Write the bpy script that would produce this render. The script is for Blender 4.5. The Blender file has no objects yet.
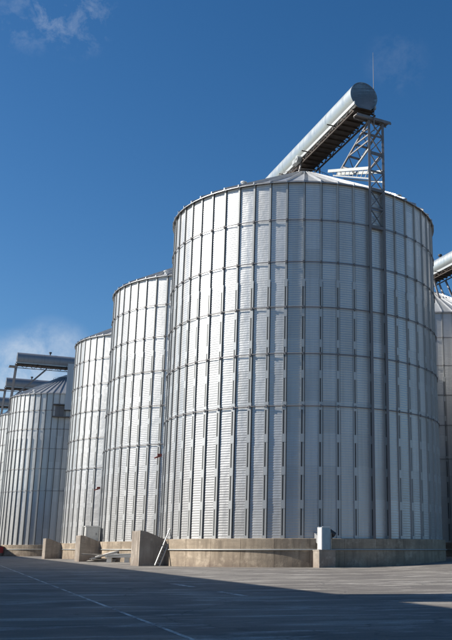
import bpy, math, random
from mathutils import Vector, Matrix
random.seed(7)
PI = math.pi; R_ = math.radians
scene = bpy.context.scene
COL = scene.collection

# ------------------------------------------------------------------ camera, sky, sun, exposure
cam_d = bpy.data.cameras.new('camera'); cam = bpy.data.objects.new('camera', cam_d); COL.objects.link(cam)
cam.location = (0, 0, 1.5); cam.rotation_euler = (R_(90 + 15.024), 0, 0)
cam_d.sensor_fit = 'VERTICAL'; cam_d.sensor_height = 36.0
cam_d.lens = 36.0 * 853.7 / 640.0
cam_d.shift_x = -(327.9 - 226.0) / 640.0          # the photograph is a crop of a wider picture
cam_d.clip_start = 0.1; cam_d.clip_end = 20000
scene.camera = cam

SUN_EL = 33.0
world = bpy.data.worlds.new('World'); scene.world = world; world.use_nodes = True
wn = world.node_tree.nodes; wl = world.node_tree.links
wn.clear()
w_out = wn.new('ShaderNodeOutputWorld'); w_bg = wn.new('ShaderNodeBackground')
sky = wn.new('ShaderNodeTexSky'); sky.sky_type = 'NISHITA'; sky.sun_disc = False
sky.sun_elevation = R_(SUN_EL); sky.sun_rotation = R_(-90 - 4.0)
sky.altitude = 300; sky.air_density = 1.0; sky.dust_density = 0.5; sky.ozone_density = 3.0
w_bg.inputs['Strength'].default_value = 0.079
# a few thin cirrus wisps, each round its own direction in the sky
hsv = wn.new('ShaderNodeHueSaturation'); hsv.inputs['Hue'].default_value = 0.501; hsv.inputs['Saturation'].default_value = 1.29; hsv.inputs['Value'].default_value = 1.0
wl.new(sky.outputs[0], hsv.inputs['Color'])
tc = wn.new('ShaderNodeTexCoord')
nz = wn.new('ShaderNodeTexNoise'); nz.inputs['Scale'].default_value = 34; nz.inputs['Detail'].default_value = 12; nz.inputs['Roughness'].default_value = 0.68; nz.inputs['Distortion'].default_value = 0.25
wl.new(tc.outputs['Generated'], nz.inputs['Vector'])
prev = hsv.outputs[0]
def wisp(direction, c0, c1, lo, hi, amount, prev):
    dp = wn.new('ShaderNodeVectorMath'); dp.operation = 'DOT_PRODUCT'; dp.inputs[1].default_value = Vector(direction).normalized()
    wl.new(tc.outputs['Generated'], dp.inputs[0])
    a = wn.new('ShaderNodeMapRange'); a.interpolation_type = 'SMOOTHSTEP'; a.inputs[1].default_value = math.cos(R_(c0)); a.inputs[2].default_value = math.cos(R_(c1)); wl.new(dp.outputs['Value'], a.inputs[0])
    b = wn.new('ShaderNodeMapRange'); b.inputs[1].default_value = lo; b.inputs[2].default_value = hi; b.inputs[4].default_value = amount; wl.new(nz.outputs[0], b.inputs[0])
    m = wn.new('ShaderNodeMath'); m.operation = 'MULTIPLY'; wl.new(a.outputs[0], m.inputs[0]); wl.new(b.outputs[0], m.inputs[1])
    x = wn.new('ShaderNodeMixRGB'); x.inputs[2].default_value = (6.5, 7.0, 7.6, 1); wl.new(m.outputs[0], x.inputs[0]); wl.new(prev, x.inputs[1])
    return x.outputs[0]
prev = wisp((-0.296, 0.874, 0.607), 3.0, 0.0, 0.46, 0.72, 0.22, prev)
prev = wisp((-0.352, 0.874, 0.600), 2.5, 0.0, 0.45, 0.75, 0.18, prev)
prev = wisp((0.08, 0.89, 0.55), 2.5, 0.0, 0.45, 0.75, 0.06, prev)
prev = wisp((-0.325, 0.98, 0.205), 3.6, 0.0, 0.25, 0.75, 0.55, prev)
prev = wisp((-0.37, 0.98, 0.20), 3.0, 0.0, 0.25, 0.75, 0.5, prev)
wl.new(prev, w_bg.inputs[0]); wl.new(w_bg.outputs[0], w_out.inputs[0])

sun_d = bpy.data.lights.new('sun', 'SUN'); sun = bpy.data.objects.new('sun', sun_d); COL.objects.link(sun)
sun_d.energy = 5.0; sun_d.angle = R_(0.53); sun_d.color = (1.0, 0.955, 0.875)
SUN_AZ = 4.0                                       # degrees towards the camera from due left
S = Vector((-math.cos(R_(SUN_EL)) * math.cos(R_(SUN_AZ)), -math.cos(R_(SUN_EL)) * math.sin(R_(SUN_AZ)), math.sin(R_(SUN_EL))))
sun.rotation_euler = S.to_track_quat('Z', 'Y').to_euler(); sun.location = (-60, 20, 60)

scene.view_settings.view_transform = 'Standard'; scene.view_settings.look = 'None'
scene.view_settings.exposure = 0.55; scene.view_settings.gamma = 1.0
scene.view_settings.use_curve_mapping = False

# ------------------------------------------------------------------ helpers
class MB:
    def __init__(s): s.v = []; s.f = []; s.sm = []
    def add(s, verts, faces, smooth=False):
        o = len(s.v); s.v += [tuple(p) for p in verts]
        s.f += [tuple(i + o for i in f) for f in faces]; s.sm += [smooth] * len(faces); return s
    def box(s, c, d, rz=0.0):
        x, y, z = d[0] / 2, d[1] / 2, d[2] / 2; m = Matrix.Rotation(rz, 3, 'Z'); c = Vector(c)
        P = [c + m @ Vector((a * x, b * y, e * z)) for e in (-1, 1) for b in (-1, 1) for a in (-1, 1)]
        return s.hexa(P)
    def hexa(s, P):
        return s.add(P, [(0, 2, 3, 1), (4, 5, 7, 6), (0, 1, 5, 4), (2, 6, 7, 3), (0, 4, 6, 2), (1, 3, 7, 5)])
    def beam(s, p, q, w, h=None, up=(0, 0, 1)):
        h = h or w; p = Vector(p); q = Vector(q); d = (q - p).normalized(); u = Vector(up)
        if abs(d.dot(u)) > 0.98: u = Vector((1, 0, 0))
        a = d.cross(u).normalized(); b = a.cross(d).normalized()
        P = [o + a * (i * w / 2) + b * (j * h / 2) for o in (p, q) for j in (-1, 1) for i in (-1, 1)]
        return s.hexa(P)
    def tube(s, p, q, r, n=8, r2=None, caps=True, smooth=True):
        p = Vector(p); q = Vector(q); d = (q - p).normalized(); u = Vector((0, 0, 1)) if abs(d.z) < 0.9 else Vector((1, 0, 0))
        a = d.cross(u).normalized(); b = a.cross(d).normalized(); r2 = r if r2 is None else r2
        V = []
        for o, rr in ((p, r), (q, r2)):
            V += [o + a * (rr * math.cos(2 * PI * i / n)) + b * (rr * math.sin(2 * PI * i / n)) for i in range(n)]
        s.add(V, [(i, (i + 1) % n, n + (i + 1) % n, n + i) for i in range(n)], smooth)
        if caps: s.add(V[:n], [tuple(range(n))[::-1]]); s.add(V[n:], [tuple(range(n))])
        return s
    def ring(s, r, z, t, n=110, k=6, arc=(0, 2 * PI)):
        full = abs(arc[1] - arc[0] - 2 * PI) < 1e-6; m = n if full else n + 1
        V = []
        for i in range(m):
            a = arc[0] + (arc[1] - arc[0]) * i / n
            for j in range(k):
                b = 2 * PI * j / k; rr = r + t * math.cos(b)
                V.append((rr * math.cos(a), rr * math.sin(a), z + t * math.sin(b)))
        F = []
        for i in range(n):
            i2 = (i + 1) % m
            for j in range(k):
                j2 = (j + 1) % k; F.append((i * k + j, i2 * k + j, i2 * k + j2, i * k + j2))
        return s.add(V, F, True)
    def mesh(s, name):
        me = bpy.data.meshes.new(name); me.from_pydata(s.v, [], s.f)
        me.polygons.foreach_set('use_smooth', s.sm); me.update(); return me
    def build(s, name, mat, parent=None, origin=None):
        if origin is not None:
            o = Vector(origin); s.v = [tuple(Vector(p) - o) for p in s.v]
        return obj(name, s.mesh(name), mat, parent)

def obj(name, me, mat, parent=None):
    if mat and not me.materials: me.materials.append(mat)
    o = bpy.data.objects.new(name, me); COL.objects.link(o)
    if parent: o.parent = parent
    return o
def tag(o, label, cat, group=None):
    o['label'] = label; o['category'] = cat
    if group: o['group'] = group
    return o
def thing(name, label, cat, loc=(0, 0, 0), rz=0.0, group=None):
    o = bpy.data.objects.new(name, None); COL.objects.link(o); o.empty_display_size = 0.5
    o.location = loc; o.rotation_euler = (0, 0, rz)
    return tag(o, label, cat, group)

# ------------------------------------------------------------------ materials
def newmat(name):
    m = bpy.data.materials.new(name); m.use_nodes = True; nt = m.node_tree
    return m, nt, nt.nodes, nt.links, nt.nodes['Principled BSDF']
def nnoise(N, L, vec, scale, detail=4, rough=0.55, msc=None):
    n = N.new('ShaderNodeTexNoise'); n.inputs['Scale'].default_value = scale; n.inputs['Detail'].default_value = detail; n.inputs['Roughness'].default_value = rough
    if msc:
        m = N.new('ShaderNodeMapping'); m.inputs['Scale'].default_value = msc; L.new(vec, m.inputs[0]); vec = m.outputs[0]
    L.new(vec, n.inputs['Vector']); return n.outputs[0]
def mrange(N, L, src, a, b, c=0.0, d=1.0):
    r = N.new('ShaderNodeMapRange'); r.inputs[1].default_value = a; r.inputs[2].default_value = b; r.inputs[3].default_value = c; r.inputs[4].default_value = d
    L.new(src, r.inputs[0]); return r.outputs[0]
def mix(N, L, fac, a, b, mode='MIX'):
    m = N.new('ShaderNodeMixRGB'); m.blend_type = mode
    for i, x in ((0, fac), (1, a), (2, b)):
        if isinstance(x, (int, float)): m.inputs[i].default_value = x
        elif isinstance(x, tuple): m.inputs[i].default_value = (*x, 1)
        else: L.new(x, m.inputs[i])
    return m.outputs[0]
def math2(N, L, op, a, b):
    m = N.new('ShaderNodeMath'); m.operation = op
    for i, x in ((0, a), (1, b)):
        if isinstance(x, (int, float)): m.inputs[i].default_value = x
        else: L.new(x, m.inputs[i])
    return m.outputs[0]
def bump(N, L, bs, src, strength, dist):
    b = N.new('ShaderNodeBump'); b.inputs['Strength'].default_value = strength; b.inputs['Distance'].default_value = dist
    L.new(src, b.inputs['Height']); L.new(b.outputs[0], bs.inputs['Normal'])

def galv(name, base, metal, rough, tier=None, streak=0.25, var=0.10, dents=False):
    m, nt, N, L, bs = newmat(name)
    tcn = N.new('ShaderNodeTexCoord'); oi = N.new('ShaderNodeObjectInfo')
    P = tcn.outputs['Object']
    # different sheets come from different batches: tone by object and by tier
    rnd = oi.outputs['Random']
    tone = mrange(N, L, rnd, 0, 1, 1 - var, 1 + var)
    if tier:
        sx = N.new('ShaderNodeSeparateXYZ'); L.new(P, sx.inputs[0])
        t = math2(N, L, 'FLOOR', math2(N, L, 'DIVIDE', sx.outputs[2], tier), 0)
        wv = N.new('ShaderNodeTexWhiteNoise'); wv.noise_dimensions = '2D'
        cb = N.new('ShaderNodeCombineXYZ'); L.new(t, cb.inputs[0]); L.new(math2(N, L, 'MULTIPLY', rnd, 97.0), cb.inputs[1]); L.new(cb.outputs[0], wv.inputs[0])
        tone = math2(N, L, 'MULTIPLY', tone, mrange(N, L, wv.outputs[0], 0, 1, 1 - var * 0.8, 1 + var * 0.8))
    geo = N.new('ShaderNodeNewGeometry'); W = geo.outputs['Position']
    st = nnoise(N, L, W, 1.0, 5, 0.6, (2.2, 2.2, 0.10))
    sp = nnoise(N, L, W, 9.0, 3, 0.6)
    col = mix(N, L, mrange(N, L, st, 0.48, 0.75, 0, streak), base, tuple(c * k for c, k in zip(base, (0.62, 0.60, 0.56))))
    col = mix(N, L, mrange(N, L, sp, 0.3, 0.7, 0, 0.22), col, tuple(c * 0.8 for c in base))
    vm = N.new('ShaderNodeVectorMath'); vm.operation = 'SCALE'; L.new(col, vm.inputs[0]); L.new(tone, vm.inputs['Scale'])
    L.new(vm.outputs[0], bs.inputs['Base Color'])
    bs.inputs['Metallic'].default_value = metal
    L.new(math2(N, L, 'ADD', mrange(N, L, st, 0.3, 0.7, rough - 0.05, rough + 0.08), mrange(N, L, rnd, 0, 1, -0.04, 0.04)), bs.inputs['Roughness'])
    if dents:
        od = nnoise(N, L, W, 1.1, 3, 0.5, (1, 1, 0.8))
        bump(N, L, bs, math2(N, L, 'ADD', math2(N, L, 'MULTIPLY', od, 6.0), math2(N, L, 'MULTIPLY', sp, 0.6)), 0.35, 0.02)
    else: bump(N, L, bs, sp, 0.12, 0.02)
    return m
M = {}
M['wall'] = galv('galvanised_sheet', (0.51, 0.51, 0.505), 0.5, 0.42, tier=2.88, streak=0.34, var=0.10, dents=True)
M['stiff'] = galv('galvanised_channel', (0.41, 0.415, 0.405), 0.3, 0.55, streak=0.35)
M['splice'] = galv('galvanised_splice', (0.45, 0.46, 0.455), 0.35, 0.5, streak=0.2)
M['roof'] = galv('galvanised_roof', (0.46, 0.47, 0.48), 0.7, 0.48, streak=0.2)
M['tube2'] = galv('dull_tube_sheet', (0.26, 0.27, 0.29), 0.5, 0.5, streak=0.3, var=0.08)
M['tube'] = galv('tube_sheet', (0.52, 0.545, 0.53), 0.8, 0.40, streak=0.4, var=0.03)
M['steel'] = galv('weathered_steel', (0.21, 0.20, 0.20), 0.5, 0.6, streak=0.5)
M['capplate'] = galv('end_plate', (0.30, 0.31, 0.33), 0.5, 0.5, streak=0.3)
M['bright'] = galv('bright_steel', (0.40, 0.41, 0.40), 0.5, 0.5, streak=0.3)

def concrete(name, a, b):
    m, nt, N, L, bs = newmat(name)
    geo = N.new('ShaderNodeNewGeometry'); W = geo.outputs['Position']
    oi = N.new('ShaderNodeObjectInfo')
    n1 = nnoise(N, L, W, 0.55, 8, 0.62); n2 = nnoise(N, L, W, 1.0, 6, 0.6, (1.8, 1.8, 0.18)); n3 = nnoise(N, L, W, 14, 4, 0.6)
    c = mix(N, L, mrange(N, L, n1, 0.35, 0.65), a, b)
    c = mix(N, L, mrange(N, L, n2, 0.48, 0.68, 0, 0.75), c, tuple(x * 0.5 for x in b))
    c = mix(N, L, mrange(N, L, n3, 0.35, 0.7, 0, 0.35), c, tuple(x * 0.65 for x in a))
    sz = N.new('ShaderNodeSeparateXYZ'); L.new(W, sz.inputs[0])
    foot = math2(N, L, 'MULTIPLY', mrange(N, L, sz.outputs[2], 0.85, 0.1), mrange(N, L, n1, 0.3, 0.6))      # splashed dirt along the foot
    c = mix(N, L, math2(N, L, 'MULTIPLY', foot, 0.65), c, (0.17, 0.125, 0.10))
    pale = nnoise(N, L, W, 0.9, 9, 0.7)
    c = mix(N, L, mrange(N, L, pale, 0.52, 0.66, 0, 0.6), c, tuple(min(1, x * 1.35 + 0.04) for x in a))
    n4 = nnoise(N, L, W, 1.0, 6, 0.65, (0.5, 0.5, 2.5))
    c = mix(N, L, mrange(N, L, n4, 0.52, 0.66, 0, 0.6), c, tuple(x * 0.6 for x in a))
    vm = N.new('ShaderNodeVectorMath'); vm.operation = 'SCALE'; L.new(c, vm.inputs[0]); L.new(mrange(N, L, oi.outputs['Random'], 0, 1, 0.9, 1.1), vm.inputs['Scale'])
    L.new(vm.outputs[0], bs.inputs['Base Color']); bs.inputs['Roughness'].default_value = 0.9
    bump(N, L, bs, math2(N, L, 'ADD', n3, n1), 0.5, 0.03)
    return m
M['concrete'] = concrete('foundation_concrete', (0.40, 0.325, 0.24), (0.30, 0.235, 0.17))
M['concrete2'] = concrete('portal_concrete', (0.35, 0.305, 0.255), (0.26, 0.215, 0.175))

def asphalt():
    m, nt, N, L, bs = newmat('asphalt')
    geo = N.new('ShaderNodeNewGeometry'); W = geo.outputs['Position']
    rot = N.new('ShaderNodeMapping'); rot.inputs['Rotation'].default_value = (0, 0, R_(-12)); L.new(W, rot.inputs[0]); Q = rot.outputs[0]
    big = nnoise(N, L, Q, 0.06, 6, 0.6); mid = nnoise(N, L, Q, 0.35, 8, 0.65); fine = nnoise(N, L, W, 16, 6, 0.85); smear = nnoise(N, L, Q, 1.0, 9, 0.75, (0.22, 0.5, 1))
    strk = nnoise(N, L, Q, 1.0, 8, 0.65, (0.13, 0.75, 1)); strk2 = nnoise(N, L, Q, 1.0, 7, 0.66, (0.045, 0.32, 1)); strk3 = nnoise(N, L, Q, 1.0, 6, 0.6, (0.3, 2.6, 1))
    c = mix(N, L, mrange(N, L, big, 0.35, 0.62), (0.135, 0.118, 0.102), (0.232, 0.207, 0.176))
    c = mix(N, L, mrange(N, L, mid, 0.42, 0.66, 0, 0.65), c, (0.10, 0.085, 0.075))
    c = mix(N, L, mrange(N, L, strk2, 0.53, 0.68, 0, 0.7), c, (0.35, 0.32, 0.27))
    c = mix(N, L, mrange(N, L, strk, 0.54, 0.66, 0, 0.9), c, (0.50, 0.46, 0.39))
    c = mix(N, L, mrange(N, L, strk3, 0.55, 0.7, 0, 0.45), c, (0.09, 0.082, 0.082))
    c = mix(N, L, mrange(N, L, smear, 0.53, 0.64, 0, 0.85), c, (0.58, 0.535, 0.47))
    c = mix(N, L, mrange(N, L, fine, 0.42, 0.62, 0, 0.55), c, (0.075, 0.068, 0.064))
    vor = N.new('ShaderNodeTexVoronoi'); vor.feature = 'DISTANCE_TO_EDGE'; vor.inputs['Scale'].default_value = 0.16
    wob = N.new('ShaderNodeVectorMath'); wob.operation = 'ADD'; nzc = N.new('ShaderNodeTexNoise'); nzc.inputs['Scale'].default_value = 0.5; nzc.inputs['Detail'].default_value = 6; L.new(W, nzc.inputs['Vector'])
    vs = N.new('ShaderNodeVectorMath'); vs.operation = 'SCALE'; vs.inputs['Scale'].default_value = 3.0; L.new(nzc.outputs['Color'], vs.inputs[0])
    L.new(W, wob.inputs[0]); L.new(vs.outputs[0], wob.inputs[1]); L.new(wob.outputs[0], vor.inputs['Vector'])
    crack = mrange(N, L, vor.outputs['Distance'], 0.003, 0.010, 0.5, 0.0)
    c = mix(N, L, crack, c, (0.045, 0.042, 0.042))
    L.new(c, bs.inputs['Base Color'])
    L.new(mrange(N, L, mid, 0.3, 0.7, 0.72, 0.92), bs.inputs['Roughness'])
    bump(N, L, bs, math2(N, L, 'ADD', fine, mid), 0.35, 0.015)
    return m
M['asphalt'] = asphalt()

def patchy_tone(name, pale_tone, lo, hi):
    m, nt, N, L, bs = newmat(name)
    geo = N.new('ShaderNodeNewGeometry'); W = geo.outputs['Position']
    a = nnoise(N, L, W, 0.7, 8, 0.7); b = nnoise(N, L, W, 9, 5, 0.7)
    k = mrange(N, L, math2(N, L, 'ADD', math2(N, L, 'MULTIPLY', a, 0.6), math2(N, L, 'MULTIPLY', b, 0.4)), lo, hi)
    L.new(mix(N, L, k, (0.12, 0.115, 0.115), pale_tone), bs.inputs['Base Color']); bs.inputs['Roughness'].default_value = 0.8
    return m
M['pale_tone'] = patchy_tone('patchy_white', (0.78, 0.74, 0.66), 0.43, 0.56)

def plain(name, c, rough=0.7, metal=0.0, var=0.25, sc=6.0):
    m, nt, N, L, bs = newmat(name)
    geo = N.new('ShaderNodeNewGeometry'); n = nnoise(N, L, geo.outputs['Position'], sc, 5, 0.6)
    L.new(mix(N, L, mrange(N, L, n, 0.35, 0.7), c, tuple(x * (1 - var) for x in c)), bs.inputs['Base Color'])
    bs.inputs['Roughness'].default_value = rough; bs.inputs['Metallic'].default_value = metal
    bump(N, L, bs, n, 0.15, 0.02); return m
M['shade_line'] = plain('painted_shade_line', (0.07, 0.066, 0.066), 0.7)  # near-black colour standing in for shade along and inside the stiffeners
M['dark'] = plain('dark_metal', (0.05, 0.05, 0.055), 0.6, 0.3)
M['deck'] = plain('rusty_deck_plate', (0.075, 0.055, 0.042), 0.75, 0.2, 0.5, 1.5)
M['red'] = plain('red_paint', (0.45, 0.035, 0.03), 0.55)
M['rust'] = plain('red_oxide', (0.22, 0.05, 0.04), 0.7)
M['wood'] = plain('grey_timber', (0.36, 0.33, 0.29), 0.85, 0, 0.4, 3.0)
M['palewood'] = plain('pale_timber', (0.66, 0.64, 0.60), 0.85, 0, 0.3, 3.0)
M['white'] = plain('white_paint', (0.72, 0.72, 0.70), 0.55, 0, 0.12)
M['cabinet'] = plain('pale_sheet_metal', (0.62, 0.62, 0.59), 0.5, 0.15, 0.2)
M['fan'] = plain('polished_sheet', (0.16, 0.22, 0.31), 0.25, 0.9, 0.15, 2.0)
M['clad'] = galv('warehouse_cladding', (0.38, 0.39, 0.40), 0.2, 0.6, streak=0.4)
M['glass'] = plain('dark_glass', (0.03, 0.035, 0.04), 0.1)

# ------------------------------------------------------------------ layout
ROW = Vector((-0.42265, 0.90629, 0)); PERP = Vector((0.90629, 0.42265, 0))
ROWZ = R_(25.0)                                    # local +x = PERP, local -y = -ROW
RAD = 14.166; ZF = 2.39; ZT = 35.63; SLOPE = math.tan(R_(28))
C1 = Vector((-2.71, 90.01, 0)); C2 = Vector((-16.163, 118.319, 0)); C3 = Vector((-30.278, 149.125, 0))
CR = Vector((17.09, 136.72, 0)); C4 = Vector((-63.07, 203.24, 0)); C7 = CR - ROW * 34; C5 = C4 + ROW * 31; C6 = C4 + ROW * 62
NB = 55; DT = 2 * PI / NB; TIER = 2.88

def sstep(a, b, x):
    t = min(1, max(0, (x - a) / (b - a))); return t * t * (3 - 2 * t)
def gz(x, y): return 0.5 * sstep(2.5, 15, x) * sstep(62, 84, y)

# ground: one sheet to the horizon
xs = [-9000, -3000, -1000, -300, -120, -60, -30, -15] + [-10 + 1.5 * i for i in range(30)] + [40, 60, 120, 300, 1000, 3000, 9000]
ys = [-3000, -600, -150, -40, 0, 20, 40, 55] + [60 + 1.5 * i for i in range(20)] + [100, 130, 200, 400, 1000, 3000, 9000, 15000]
g = MB()
g.add([(x, y, gz(x, y)) for y in ys for x in xs], [(j * len(xs) + i, j * len(xs) + i + 1, (j + 1) * len(xs) + i + 1, (j + 1) * len(xs) + i) for j in range(len(ys) - 1) for i in range(len(xs) - 1)], True)
ground = g.build('ground', M['asphalt']); ground['kind'] = 'structure'

def stripe(p, q, w, label, group=None):
    p = Vector((*p, 0.004)); q = Vector((*q, 0.004)); d = (q - p).normalized(); n = Vector((-d.y, d.x, 0)) * w / 2
    o = MB().add([p - n, q - n, q + n, p + n], [(0, 1, 2, 3)]).build('pale_line', M['pale_tone'])
    o['kind'] = 'structure'; return o
stripe((-41.0, 108.0), (-2.0, 14.8), 0.10, '')
stripe((-6.95, 40.0), (-5.5, 36.6), 0.28, '')
stripe((-3.95, 32.6), (-2.7, 29.6), 0.22, '')
stripe((-26.5, 64.0), (-22.6, 62.2), 0.9, '')  # short wide pale bar lying flat on the ground

# ------------------------------------------------------------------ silo builder
MESH = {}
def wall_mesh(R, corr):
    k = ('wall', R, corr)
    if k in MESH: return MESH[k]
    b = MB(); nc = 3
    if corr:
        per = 0.225; n = int(round((ZT - ZF) / per)); prof = []
        for i in range(n):
            for j in range(4): prof.append((ZF + (i + j / 4) * (ZT - ZF) / n, 0.009 * math.sin(2 * PI * j / 4)))
        prof.append((ZT, 0.0))
    else: prof = [(ZF, 0), (ZT, 0)]
    V = []
    for z, a in prof:
        for c in range(nc + 1):
            t = DT * c / nc; V.append(((R + a) * math.cos(t), (R + a) * math.sin(t), z))
    F = [(j * (nc + 1) + c, j * (nc + 1) + c + 1, (j + 1) * (nc + 1) + c + 1, (j + 1) * (nc + 1) + c) for j in range(len(prof) - 1) for c in range(nc)]
    b.add(V, F, True); MESH[k] = b.mesh('wall_panel'); MESH[k].materials.append(M['wall']); return MESH[k]
def stiff_mesh(R):
    k = ('stiff', R)
    if k in MESH: return MESH[k]
    b = MB(); small = R < 13
    def bx(y0, y1, r0, r1, z0, z1): b.box(((r0 + r1) / 2, (y0 + y1) / 2, (z0 + z1) / 2), (r1 - r0, y1 - y0, z1 - z0))
    bx(-0.085, 0.085, R - 0.02, R + 0.125, 25.6, ZT - 0.02)                 # slender top channel
    if small: bx(-0.16, 0.16, R - 0.02, R + 0.2, ZF + 0.002, 25.6)
    for z0, z1, w in () if small else ((14.0, 25.6, 0.145), (ZF + 0.002, 14.0, 0.18)):    # double channel with an open groove
        bx(-w, -w * 0.50, R - 0.02, R + 0.125, z0, z1 - 0.003); bx(w * 0.10, w, R - 0.02, R + 0.125, z0, z1 - 0.003)
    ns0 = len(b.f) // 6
    if small: bx(0.16, 0.25, R - 0.02, R + 0.025, ZF + 0.003, ZT - 0.03)  # dark lap strip painting the shadow line beside the channel
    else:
        for z0, z1, w in ((14.0, 25.6, 0.145), (ZF + 0.002, 14.0, 0.18)): bx(-w * 0.50, w * 0.10, R - 0.02, R + 0.045, z0, z1 - 0.003)  # groove floor coloured dark to put the slot's shade in
        bx(0.085, 0.145, R - 0.02, R + 0.03, 25.61, ZT - 0.03); bx(0.145, 0.205, R - 0.02, R + 0.03, 14.01, 25.6); bx(0.18, 0.245, R - 0.02, R + 0.03, ZF + 0.003, 14.0)  # dark lap strips, coloured as the shadow line right of each channel
    nsp = len(b.f) // 6; z = ZF + TIER
    while z < 26 and not small:                                                        # splice plates close the groove at every sheet joint
        w = 0.15 if z > 14 else 0.185
        bx(-w, w, R + 0.03, R + 0.136, z - 0.36, z + 0.36)
        z += TIER
    if not small: bx(-0.185, 0.185, R + 0.03, R + 0.136, ZF + 0.004, ZF + 0.25)
    me = b.mesh('stiffener'); MESH[k] = me
    for q in ('stiff', 'splice', 'shade_line'): me.materials.append(M[q])
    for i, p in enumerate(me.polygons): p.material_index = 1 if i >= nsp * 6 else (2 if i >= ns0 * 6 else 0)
    return me
def roof_mesh(R):
    k = ('roof', R)
    if k in MESH: return MESH[k]
    b = MB(); r0, r1 = R + 0.32, 1.55
    z = lambda r: ZT + 0.06 + (R - r) * SLOPE
    V = []
    for r in (r0, r1):
        for t in (0, DT / 2, DT): V.append((r * math.cos(t), r * math.sin(t), z(r)))
    b.add(V, [(0, 1, 4, 3), (1, 2, 5, 4)])
    V2 = [(x, y, q - 0.05) for x, y, q in V]                             # folded eave edge and underside
    b.add(V[:3] + V2[:3], [(0, 3, 4, 1), (1, 4, 5, 2)]); b.add(V2, [(3, 4, 1, 0), (4, 5, 2, 1)])
    rb = (r0 + 0.02, r1 + 0.5)                                           # standing rib along one edge
    P = []
    for r in rb:
        for dz in (0.0, 0.24):
            for s in (-1, 1): P.append((r, s * 0.055 * (1 if dz == 0 else 0.7), z(r) + dz))
    b.hexa(P)
    MESH[k] = b.mesh('roof_panel'); MESH[k].materials.append(M['roof']); return MESH[k]
def block_mesh(R, n):
    k = ('blk', R, n)
    if k in MESH: return MESH[k]
    b = MB(); da = 2 * PI / n; gap = 0.012 / R; ns = 4; r0, r1 = R - 0.6, R + 0.42; bev = 0.03
    V = []
    prof = [(r1, -0.4), (r1, ZF - bev), (r1 - bev, ZF), (r0, ZF)]
    for i in range(ns + 1):
        t = gap + (da - 2 * gap) * i / ns
        for r, z in prof: V.append((r * math.cos(t), r * math.sin(t), z))
    m = len(prof)
    F = [(i * m + j, (i + 1) * m + j, (i + 1) * m + j + 1, i * m + j + 1) for i in range(ns) for j in range(m - 1)]
    e = ns * m
    V += [((r1 - 0.06) * math.cos(t), (r1 - 0.06) * math.sin(t), z) for t in (gap, da - gap) for z in (-0.4, ZF - 0.06)]
    q = len(V) - 4
    F += [(0, 1, q + 1, q), (e + 1, e, q + 2, q + 3)]
    b.add(V, F)
    # set-back mortar joint behind the gap
    P = [(r * math.cos(t), r * math.sin(t), z) for z in (-0.4, ZF - 0.03) for t in (-gap * 1.5, gap * 1.5) for r in (r1 - 0.3, r1 - 0.035)]
    b.hexa(P)
    MESH[k] = b.mesh('foundation_block'); MESH[k].materials.append(M['concrete']); return MESH[k]

RINGS = (31.7, 27.5, 23.1, 18.7, 13.9)
def silo(C, label, R=RAD, corr=True, nblk=30, vent_az=None, sensor=None):
    t = thing('grain_silo', label, 'silo', C, 0, 'corrugated grain silos')
    a0 = math.atan2(-C.y, -C.x)                                          # bearing of the camera seen from the silo
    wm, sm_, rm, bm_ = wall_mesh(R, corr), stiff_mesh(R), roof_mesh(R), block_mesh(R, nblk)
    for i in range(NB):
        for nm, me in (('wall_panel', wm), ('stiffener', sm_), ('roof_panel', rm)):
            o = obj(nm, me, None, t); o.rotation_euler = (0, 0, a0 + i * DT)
    for i in range(nblk):
        o = obj('foundation_block', bm_, None, t); o.rotation_euler = (0, 0, a0 + 0.05 + i * 2 * PI / nblk)
    for z in RINGS:
        b = MB().ring(R + 0.17, z, 0.04)
        for i in range(NB):
            a = a0 + i * DT; b.box(((R + 0.15) * math.cos(a), (R + 0.15) * math.sin(a), z), (0.14, 0.14, 0.24), a)
        b.build('wind_ring', M['steel'], t)
    MB().ring(R + 0.10, ZT + 0.0, 0.075, k=4).build('eave_ring', M['steel'], t)
    MB().ring(R + 0.485, 1.45, 0.06).build('foundation_pipe', M['bright'], t)
    b = MB(); z0 = ZT + 0.06 + (R - 1.75) * SLOPE
    b.tube((0, 0, z0 - 0.5), (0, 0, z0 + 0.25), 1.75, 28); b.tube((0, 0, z0 + 0.25), (0, 0, z0 + 0.75), 1.75, 28, 0.55)
    b.build('roof_cap', M['roof'], t)
    b = MB().ring(3.2, ZT + 0.06 + (R - 3.2) * SLOPE + 0.55, 0.03, n=40, k=5)
    for i in range(22):
        a = 2 * PI * i / 22; zz = ZT + 0.06 + (R - 3.2) * SLOPE
        b.tube((3.2 * math.cos(a), 3.2 * math.sin(a), zz), (3.2 * math.cos(a), 3.2 * math.sin(a), zz + 0.55), 0.02, 5)
    b.build('roof_rail', M['steel'], t)
    if vent_az is not None:
        for k, da in enumerate((0.0, 1.3, 2.6, -2.2, -1.1)):
            a = a0 + R_(vent_az) + da; r = R - 1.0; zz = ZT + 0.06 + SLOPE
            b = MB(); x, y = r * math.cos(a), r * math.sin(a)
            b.tube((x, y, zz - 0.1), (x, y, zz + 0.3), 0.18, 14); b.tube((x, y, zz + 0.28), (x, y, zz + 0.38), 0.32, 14); b.tube((x, y, zz + 0.38), (x, y, zz + 0.5), 0.32, 14, 0.08)
            b.build('roof_vent', M['white'], t)
    if sensor:
        az, z = sensor; a = a0 + R_(az); b = MB(); r = R + 0.5
        b.box((r * math.cos(a), r * math.sin(a), z), (0.42, 0.24, 0.28), a); b.tube((r * math.cos(a), r * math.sin(a), z - 0.1), ((r + .5) * math.cos(a), (r + .5) * math.sin(a), z - 0.3), 0.08, 8)
        b.build('level_sensor', M['rust'], t)
    return t
silo(C1, 'huge corrugated steel grain silo with the fan unit and ladder at its foundation', vent_az=-27, sensor=(-77, 10.6))
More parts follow.
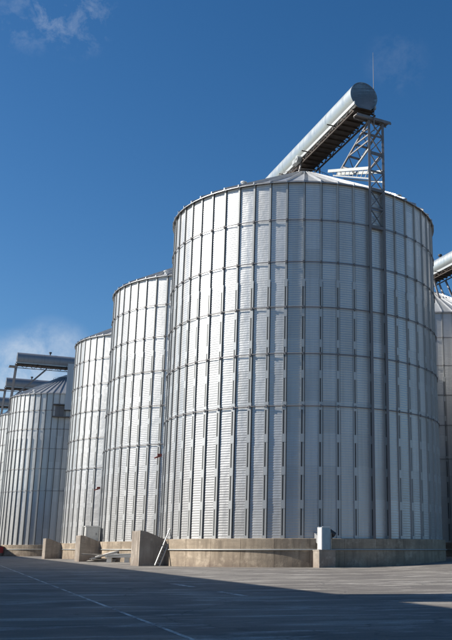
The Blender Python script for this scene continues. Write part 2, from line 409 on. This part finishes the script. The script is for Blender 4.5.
silo(C2, 'corrugated steel silo standing between the largest silo and the next one down its row', vent_az=-30, sensor=(-77, 9.2))
silo(C3, 'corrugated steel silo third along the row, just before the gap to the smaller silos', vent_az=-30)
silo(CR, 'corrugated steel silo in the back row, half hidden behind the largest silo', vent_az=-27)
silo(C7, 'unseen corrugated steel silo added to the back row to darken the largest silo', vent_az=-27)  # added out of view so its dark reflection dims the largest silo's right side
silo(C4, 'smaller steel silo with a cross tube on posts and a red box at its foot', R=12.4, corr=False, vent_az=-38)
silo(C5, 'smaller steel silo partly hidden behind the silo with the red box', R=12.4, corr=False)
silo(C6, 'smaller steel silo at the far end of the row under the last cross tube', R=12.4, corr=False)

# ------------------------------------------------------------------ conveyor galleries
def gallery(E_, D, length, label, vent_at=None, tubemat=M['tube']):
    t = thing('conveyor_gallery', label, 'conveyor', E_, 0, 'tubular conveyor galleries')
    D = D.normalized(); N = Vector((D.y, -D.x, 0)); Z = Vector((0, 0, 1)); r = 1.5; n = 44
    V = []
    for q in (0.0, length): V += [D * q + N * (r * math.cos(2 * PI * i / n)) + Z * (r * math.sin(2 * PI * i / n)) for i in range(n)]
    shell = MB().add(V, [(i, (i + 1) % n, n + (i + 1) % n, n + i) for i in range(n)], True).build('tube_shell', tubemat, t)
    s = 0.08
    while s < length:
        MB().tube(D * (s - 0.07), D * (s + 0.07), r + 0.012, n).build('seam_band', tubemat, shell); s += 6.0
    for q in (0.03, length - 0.03):
        b = MB().tube(D * (q - 0.02), D * (q + 0.02), r - 0.01, n)
        b.build('end_cap', M['capplate'], t)
    for sgn in (-1, 1):
        b = MB(); p = N * (1.16 * sgn) - Z * 1.12
        b.beam(p - D * 0.25, p + D * length, 0.12, 0.34)
        b.build('side_beam', M['bright'], t)
        b = MB(); p = N * (1.16 * sgn) - Z * 1.95
        b.beam(p - D * 0.1, p + D * length, 0.12, 0.14); s = 0
        while s < length - 2: b.beam(p + D * s, p + D * (s + 1) + Z * 0.7, 0.07); b.beam(p + D * (s + 1) + Z * 0.7, p + D * (s + 2), 0.07); s += 2
        b.build('lower_truss', M['deck'], t)
    MB().beam(Z * -1.53 - D * 0.2, Z * -1.53 + D * length, 2.1, 0.04).build('deck_plate', M['deck'], t)
    s = 0.3; b = MB(); k = 0
    while s < length:
        b.beam(D * s - N * 1.2 - Z * 1.64, D * s + N * 1.2 - Z * 1.64, 0.12, 0.16)
        if k % 6 == 4: b.beam(D * s - N * 1.9 - Z * 1.3, D * s + N * 1.9 - Z * 1.3, 0.09, 0.09)
        s += 1.1; k += 1
    b.build('cross_beam', M['deck'], t)
    if vent_at is not None:
        p = D * vent_at + Z * r; MB().tube(p, p + Z * 0.5, 0.16, 10).tube(p + Z * 0.5, p + Z * 0.75, 0.34, 10).build('tube_vent', M['dark'], shell)
    return t, D, N
E1 = C1 - ROW * 14.94 + Vector((0, 0, 45.16))
g1, gD, gN = gallery(E1, ROW, 92, 'long pale tube conveyor running above the largest silo to the row behind')
# drive unit hung on the deck above the silo roof
b = MB(); p = ROW * 13.2 - PERP * 1.5 + Vector((0, 0, -1.45))
b.tube(p - PERP * 0.25, p + PERP * 0.25, 0.42, 18); b.tube(p - PERP * 0.32, p - PERP * 0.24, 0.14, 10); b.box(p + ROW * 0.75 + Vector((0, 0, -.05)), (0.55, 0.8, 0.5), ROWZ)
b.build('drive_unit', M['bright'], g1)
for sx in (-1, 1):
    for dy in (13.2, 16.7): MB().beam(ROW * dy + PERP * sx * 1.16 + Vector((0, 0, -1.95)), ROW * (14.94 + (dy - 14.94) * .8) + PERP * sx * 1.3 + Vector((0, 0, -3.1)), 0.16).build('trestle_leg', M['steel'], g1)
ER = C7 - ROW * 14.94 + Vector((0, 0, 46.3))
gr, _, _ = gallery(ER, ROW, 94, 'long pale tube conveyor above the half hidden back row silo', vent_at=45.5)
for sx in (-1, 1):
    for dy, dz in ((-5.5, -7.0), (-2, -4.6), (2, -4.6), (5.5, -7.0)): MB().beam(ROW * (48.94 + dy * .55) + PERP * sx * 1.16 + Vector((0, 0, -1.95)), ROW * (48.94 + dy) + PERP * sx * 1.5 + Vector((0, 0, dz)), 0.24).build('trestle_leg', M['steel'], gr)
for C, te, z, lab, va in ((C4, 11.9, 45.2, 'grey cross tube conveyor over the silo with the red box', 7.5), (C5, 11.6, 44.7, 'grey cross tube conveyor seen behind the roof of the silo with the red box', 6.5), (C6, 10.85, 44.3, 'farthest grey cross tube conveyor at the end of the silo row', None)):
    t, D, N = gallery(C - PERP * te + Vector((0, 0, z)), PERP, 45, lab, va, M['tube2'])
    ze = ZT - z
    b = MB()
    for s in (-1, 1): b.beam(PERP * 0.0 + ROW * s * 1.1 + Vector((0, 0, -1.9)), PERP * -0.6 + ROW * s * 1.1 + Vector((0, 0, ze - 3.0)), 0.34)
    b.build('support_post', M['steel'], t)
    b = MB()
    for s in (-1, 1): b.beam(PERP * 7.0 + ROW * s * 1.1 + Vector((0, 0, -1.9)), PERP * 0.3 + ROW * s * 1.1 + Vector((0, 0, ze + 0.6)), 0.26)
    b.build('diagonal_brace', M['steel'], t)
    MB().beam(ROW * 1.1 + Vector((0, 0, -2.0)) - PERP * 0.9, -ROW * 1.1 + Vector((0, 0, -2.0)) - PERP * 0.9, 1.4, 0.2).build('landing', M['steel'], t)
# elevator column in front of the smaller silo
p4 = C4 + (-C4).normalized() * 12.9
t = thing('elevator_column', 'grey boxed column and landing on the wall of the silo with the red box', 'column', p4 + Vector((0, 0, 30)))
q = Vector((0.7, 0, 0))
MB().box(q + Vector((0, 0, 7.0)), (1.5, 1.3, 10.5), 0.3).build('column_casing', M['roof'], t)
b = MB().box(q + Vector((-1.0, 0, 2.9)), (4.6, 1.8, 0.16), 0.3)
b.box(q + Vector((-1.0, 0, 0.2)), (4.6, 1.8, 0.16), 0.3)
for x in (-3.0, -1.6, 1.0): b.box(q + Vector((x, -0.8, 1.6)), (0.12, 0.12, 3.0), 0.3)
b.build('landing', M['steel'], t)
MB().box(q + Vector((-1.9, 0.1, 1.5)), (1.9, 1.2, 2.2), 0.3).build('machine_casing', M['steel'], t)

# ------------------------------------------------------------------ lattice towers carrying the gallery ends
def lattice_tower(C, label, ztop):
    base = C - ROW * (RAD + 0.45)
    t = thing('lattice_tower', label, 'tower', base, 0, 'lattice towers at the gallery ends')
    aout = math.atan2(-ROW.y, -ROW.x)
    def P(deg, r, z):
        a = aout + R_(deg); return Vector((C.x + r * math.cos(a), C.y + r * math.sin(a), z))
    A, B = 2.9, 9.4; ro = RAD + 0.36
    for d, w in ((A, 0.24), (B, 0.24)):
        MB().beam(P(d, ro, ZF), P(d, ro, ztop), w).build('post', M['steel'], t, base)
    b = MB(); z = 31.6; k = 0
    while z < ztop - 0.4:
        b.beam(P(A, ro, z), P(B, ro, z), 0.13, 0.3 if k % 2 == 0 else 0.16); z2 = min(z + 1.95, ztop)
        b.beam(P(A, ro + 0.06, z), P(B, ro + 0.06, z2), 0.09); b.beam(P(B, ro - 0.06, z), P(A, ro - 0.06, z2), 0.09); z = z2; k += 1
    b.build('lattice', M['steel'], t, base)
    for d in (A, B):
        foot = P(d * 1.6, 8.0, 40.0); top = P(d, ro, ztop - 0.3)
        b = MB().beam(top, foot, 0.17); b.build('raking_leg', M['steel'], t, base)
        MB().beam(P(d, ro, ztop - 3.3), P(d * 1.3, 11.0, 38.9), 0.15).build('raking_brace', M['bright'] if d == A else M['steel'], t, base)
        MB().beam(P(d, ro - 0.1, 37.7), P(d * 1.9, 5.5, 41.1), 0.2, 0.3).build('roof_beam', M['bright'], t, base)
        MB().beam(P(d, ro - 0.1, 36.6), P(d * 1.9, 6.5, 40.2), 0.12, 0.14).build('roof_chord', M['bright'], t, base)
    b = MB()
    for f in (0.22, 0.45, 0.68, 0.9):
        pa = P(A, ro, ztop - 0.3).lerp(P(A * 1.6, 8.0, 40.0), f); pb = P(B, ro, ztop - 0.3).lerp(P(B * 1.6, 8.0, 40.0), f)
        b.beam(pa, pb, 0.12, 0.2)
        b.beam(pa, P(A, ro, pa.z - 0.2) if f < 0.7 else P(A * 1.3, 11.0, 38.9), 0.1, 0.14)
        if f < .8: b.beam(pa, P(B, ro, ztop - 0.3).lerp(P(B * 1.6, 8.0, 40.0), f + 0.22), 0.07)
    b.build('rung', M['steel'], t, base)
    b = MB(); s = 0
    for i in range(9): 
        f0, f1 = i / 9, (i + 1) / 9
        u0 = P(A, ro - .1, 37.7).lerp(P(A * 1.9, 5.5, 41.1), f0); l1 = P(A, ro - .1, 36.6).lerp(P(A * 1.9, 6.5, 40.2), f1)
        b.beam(u0, l1, 0.06)
    b.build('roof_beam_lacing', M['bright'], t, base)
    b = MB(); b.beam(P(-3, ro, ztop + 0.05), P(12.5, ro, ztop + 0.05), 0.8, 0.1)
    b.beam(P(-3, ro - .38, ztop - 0.1), P(12.5, ro - .38, ztop - 0.1), 0.1, 0.2); b.beam(P(-3, ro + .38, ztop - 0.1), P(12.5, ro + .38, ztop - 0.1), 0.1, 0.2)
    b.build('top_platform', M['steel'], t, base)
    MB().tube(P(4.3, ro + 0.4, ztop - 1.5), P(4.3, ro + 0.4, ztop + 3.2), 0.05, 8).tube(P(4.3, ro + 0.4, ztop + 3.2), P(4.3, ro + 0.4, ztop + 7.3), 0.032, 6, 0.015).build('lightning_rod', M['steel'], t, base)
    return t
lattice_tower(C1, 'weathered lattice tower with lightning rod on the eave of the largest silo', 43.1)
lattice_tower(C7, 'lattice tower on the eave of the unseen silo added to the back row', 44.2)

# ------------------------------------------------------------------ concrete tunnel portals in front of the silos
def portal(C, label, R=RAD):
    o = C - PERP * (R + 0.1) + ROW * 0.1
    t = thing('tunnel_portal', label, 'concrete block', o, ROWZ, 'concrete tunnel portals')
    w = 1.7; x0, x1 = -2.65, 0.0
    b = MB()
    for s, n in ((-1, 'a'), (1, 'b')):
        y0, y1 = (-w, -w + 0.5) if s < 0 else (w - 0.5, w)
        prof = [(x0, -0.3), (x1, -0.3), (x1, ZF + 0.05), (x1 - 0.5, ZF + 0.08), (x0 + 0.55, 3.1), (x0 + 0.03, 3.18), (x0, 3.14)]
        m = len(prof); V = [(x, y0, z) for x, z in prof] + [(x, y1, z) for x, z in prof]
        F = [tuple(range(m)), tuple(range(2 * m - 1, m - 1, -1))] + [((i + 1) % m, i, m + i, m + (i + 1) % m) for i in range(m)]
        MB().add(V, F).build('wing_wall', M['concrete2'], t)
    MB().box((x0 + 0.15, 0, 1.43), (0.34, 2 * w - 0.998, 3.46)).build('bulkhead', M['concrete2'], t)
    MB().box((-1.1, 0, 2.2), (2.2, 2 * w - 1.0, 0.25)).build('roof_slab', M['concrete2'], t)
    return t
portal(C1, 'concrete tunnel portal with the aluminium ladder leaning beside it')
portal(C2, 'concrete tunnel portal with the pale cabinet standing on top')
portal(C3, 'concrete tunnel portal with nothing on it, third along the silo row')

def local(C, R=RAD):
    o = C - PERP * (R + 0.1) - ROW * 0.5
    return lambda x, y, z: o + PERP * x + ROW * y + Vector((0, 0, z))
# pale cabinet on the second portal
L2 = local(C2)
t = thing('equipment_cabinet', 'pale sheet metal cabinet standing on the second tunnel portal', 'cabinet', L2(-1.15, 0.0, 2.33), ROWZ)
MB().box((0, 0, 1.0), (1.6, 1.1, 1.8)).build('casing', M['cabinet'], t)
MB().box((0, 0, 1.95), (1.75, 1.25, 0.1)).build('lid', M['white'], t)
MB().box((0, 0, 0.05), (1.5, 1.0, 0.1)).build('plinth', M['dark'], t)
dr = MB().box((0.05, -0.565, 1.0), (1.2, 0.03, 1.5)).build('door', M['cabinet'], t)
MB().box((0.5, -0.60, 1.0), (0.05, 0.04, 0.25)).build('handle', M['dark'], dr)

# ladder against the first foundation
L1 = local(C1); 
pb = L1(-1.25, -2.35, 0.0); pt = L1(0.25, -1.35, 3.25)
t = thing('ladder', 'aluminium ladder leaning on the foundation beside the first tunnel portal', 'ladder', pb)
ax = (pt - pb).normalized(); sd = Vector((PERP.x, PERP.y, 0)).cross(Vector((0, 0, 1))).normalized() ; sd = ax.cross(Vector((0.42, -0.9, 0.3))).normalized() * 0.2
for s in (-1, 1): MB().beam(sd * s, ax * (pt - pb).length + sd * s, 0.07, 0.10).build('rail', M['splice'], t)
for i in range(1, 12): MB().tube(ax * (i * 0.31) - sd, ax * (i * 0.31) + sd, 0.018, 6).build('rung', M['bright'], t)

# ------------------------------------------------------------------ aeration fan on its plinth
fo = C1 + Vector((0.03 * 0 + 2.55, -15.35, 0))
fo = Vector((-0.27, 74.75, 0))
t = thing('concrete_plinth', 'concrete plinth carrying the aeration fan in front of the largest silo', 'plinth', fo, ROWZ)
MB().box((0, 0.1, 0.575), (1.5, 1.25, 1.55)).build('plinth_block', M['concrete2'], t)
MB().box((0, 0.1, 1.395), (1.56, 1.31, 0.1)).build('plinth_cap', M['concrete2'], t)
t = thing('aeration_fan', 'shiny metal aeration fan housing standing on a concrete plinth', 'fan', fo + Vector((0, 0, 1.445)), ROWZ)
def scroll(y0, y1, g=0.0):
    prof = [(-0.40 + g, 0.02), (0.36 - g, 0.02), (0.40 - g, 0.35)] + [(0.14 + (0.26 - g) * math.cos(R_(a)), 1.5 + (0.34 - g) * math.sin(R_(a))) for a in range(0, 91, 15)] + [(-0.40 + g, 1.84 - g)]
    m = len(prof); V = [(x, y0, z) for x, z in prof] + [(x, y1, z) for x, z in prof]
    return MB().add(V, [tuple(range(m)), tuple(range(2 * m - 1, m - 1, -1))] + [((i + 1) % m, i, m + i, m + (i + 1) % m) for i in range(m)])
scroll(-0.34, 0.4).build('scroll_housing', M['fan'], t)
for y in (-0.36, 0.42):
    MB().box((-0.43, y, 0.93), (0.10, 0.07, 1.88)).build('frame_post', M['white'], t); MB().box((-0.02, y, 1.87), (0.72, 0.07, 0.07)).build('frame_bar', M['white'], t)
    MB().box((0.40, y, 0.7), (0.06, 0.06, 1.4)).build('frame_post', M['bright'], t)
MB().box((-0.43, 0.03, 0.93), (0.05, 0.70, 1.8)).build('inlet_panel', M['white'], t)
MB().tube((0.40, 0.05, 1.55), (0.92, 0.05, 1.22), 0.24, 14).box((0.62, 0.05, 1.1), (0.10, 0.3, 0.4)).build('motor', M['dark'], t)
MB().hexa([Vector(p) for p in ((-0.3, 0.4, 0.3), (0.3, 0.4, 0.3), (-0.4, 1.75, 0.98), (0.4, 1.75, 0.98), (-0.3, 0.4, 1.0), (0.3, 0.4, 1.0), (-0.4, 1.75, 1.6), (0.4, 1.75, 1.6))]).build('outlet_duct', M['roof'], t)

# ------------------------------------------------------------------ scrap between the portals
pc = Vector((-27.4, 107.4, 0))
def board(c, d, rz, tilt, mat, label, group):
    o = MB().box((0, 0, d[2] / 2), d).build('board', mat); o.location = c; o.rotation_euler = (tilt[0], tilt[1], rz)
    return tag(o, label, 'board', group)
labs = ['widest grey board at the bottom of the scrap heap', 'grey board lying flat on the widest board of the scrap heap', 'pale board tilted across the scrap heap', 'topmost pale board sloping off the scrap heap', 'narrow dark plank poking out of the scrap heap']
z = 0.0
for i, (dx, dy, L, W, rz, tl, mt) in enumerate(((0.0, 0.0, 3.4, 1.5, 0.1, 0.0, 'wood'), (0.3, -0.1, 3.0, 1.3, 0.35, 0.03, 'wood'), (0.4, 0.1, 3.4, 1.6, -0.05, -0.2, 'palewood'), (0.9, 0.0, 3.4, 1.5, 0.22, -0.28, 'palewood'), (-0.4, -0.5, 3.8, 0.3, 0.15, 0.05, 'wood'))):
    board((pc.x + dx, pc.y + dy, 0.02 + i * 0.17 + abs(tl) * 1.5), (L, W, 0.14), rz, (0.05, tl), M[mt], labs[i], None)
po = Vector((-24.4, 103.4, 0))
t = thing('flatbed_trolley', 'low white flatbed on two block feet beside the scrap heap', 'trolley', po, 0.15)
MB().box((0, 0, 0.66), (3.0, 1.3, 0.22)).build('bed', M['white'], t)
MB().box((0.5, 0.1, 0.88), (2.2, 0.9, 0.22), 0.08).build('load_board', M['palewood'], t)
for x in (-1.05, 0.95): MB().box((x, 0, 0.27), (0.55, 1.0, 0.56)).build('block_foot', M['white'], t)
MB().tube((-1.3, -0.7, 0.75), (1.4, -0.65, 0.95), 0.06, 8).build('rail', M['bright'], t)

# red box at the foot of the smaller silo
pr = C4 + (Vector((-71.5, 192.3, 0)) - C4).normalized() * 13.4
t = thing('red_box', 'small red box mounted at the foundation of a smaller silo', 'box', pr, 0.35)
MB().box((0, 0, 1.35), (1.0, 0.5, 1.3)).build('box_body', M['red'], t)
MB().box((0, 0, 2.04), (1.1, 0.6, 0.08)).build('lid', M['rust'], t)
for x in (-.4, .4): MB().box((x, 0, 0.35), (0.1, 0.3, 0.7)).build('leg', M['dark'], t)

# ------------------------------------------------------------------ the warehouse across the yard that shades the foreground
dirw = Vector((-0.3872, 0.9220, 0)); nw = Vector((-dirw.y, dirw.x, 0))     # nw points away from the yard
wa = Vector((-32.2, 49.6, 0)); hw = 24.0 * math.tan(R_(SUN_EL))
t = thing('warehouse', 'long grey metal clad warehouse facing the silo row across the yard', 'warehouse', wa, 0)
s0, s1 = -75.0, 190.0
def wq(s, n, z): return dirw * s + nw * n + Vector((0, 0, z))
def slab(s_0, s_1, n0, n1, z0, z1): return MB().hexa([wq(s, n, z) for z in (z0, z1) for n in (n1, n0) for s in (s_0, s_1)])
slab(s0, s1, 0, 22, 0, hw - 0.4).build('wall', M['clad'], t)
slab(s0 - 0.3, s1 + 0.3, -0.02, 22.3, hw - 0.38, hw).build('roof', M['roof'], t)
for i in range(11):
    s = -60 + i * 22
    slab(s, s + 5, -0.06, 0.0, 0.02, 5).build('door', M['cabinet'], t)
    slab(s + 8, s + 17, -0.05, 0.0, 9.0, 10.6).build('window', M['glass'], t)
t = thing('stair_tower', 'square stair tower rising from the warehouse roof', 'tower', wa + dirw * -23.4, 0)
def slab2(a, b_, n0, n1, z0, z1): return MB().hexa([dirw * s + nw * n + Vector((0, 0, z)) for z in (z0, z1) for n in (n1, n0) for s in (a, b_)])
slab2(-1.9, 1.5, 0.6, 5.0, hw + 0.004, hw + 9).build('wall', M['clad'], t); slab2(-2.0, 1.6, 0.5, 5.1, hw + 9.003, hw + 9.3).build('roof', M['roof'], t)
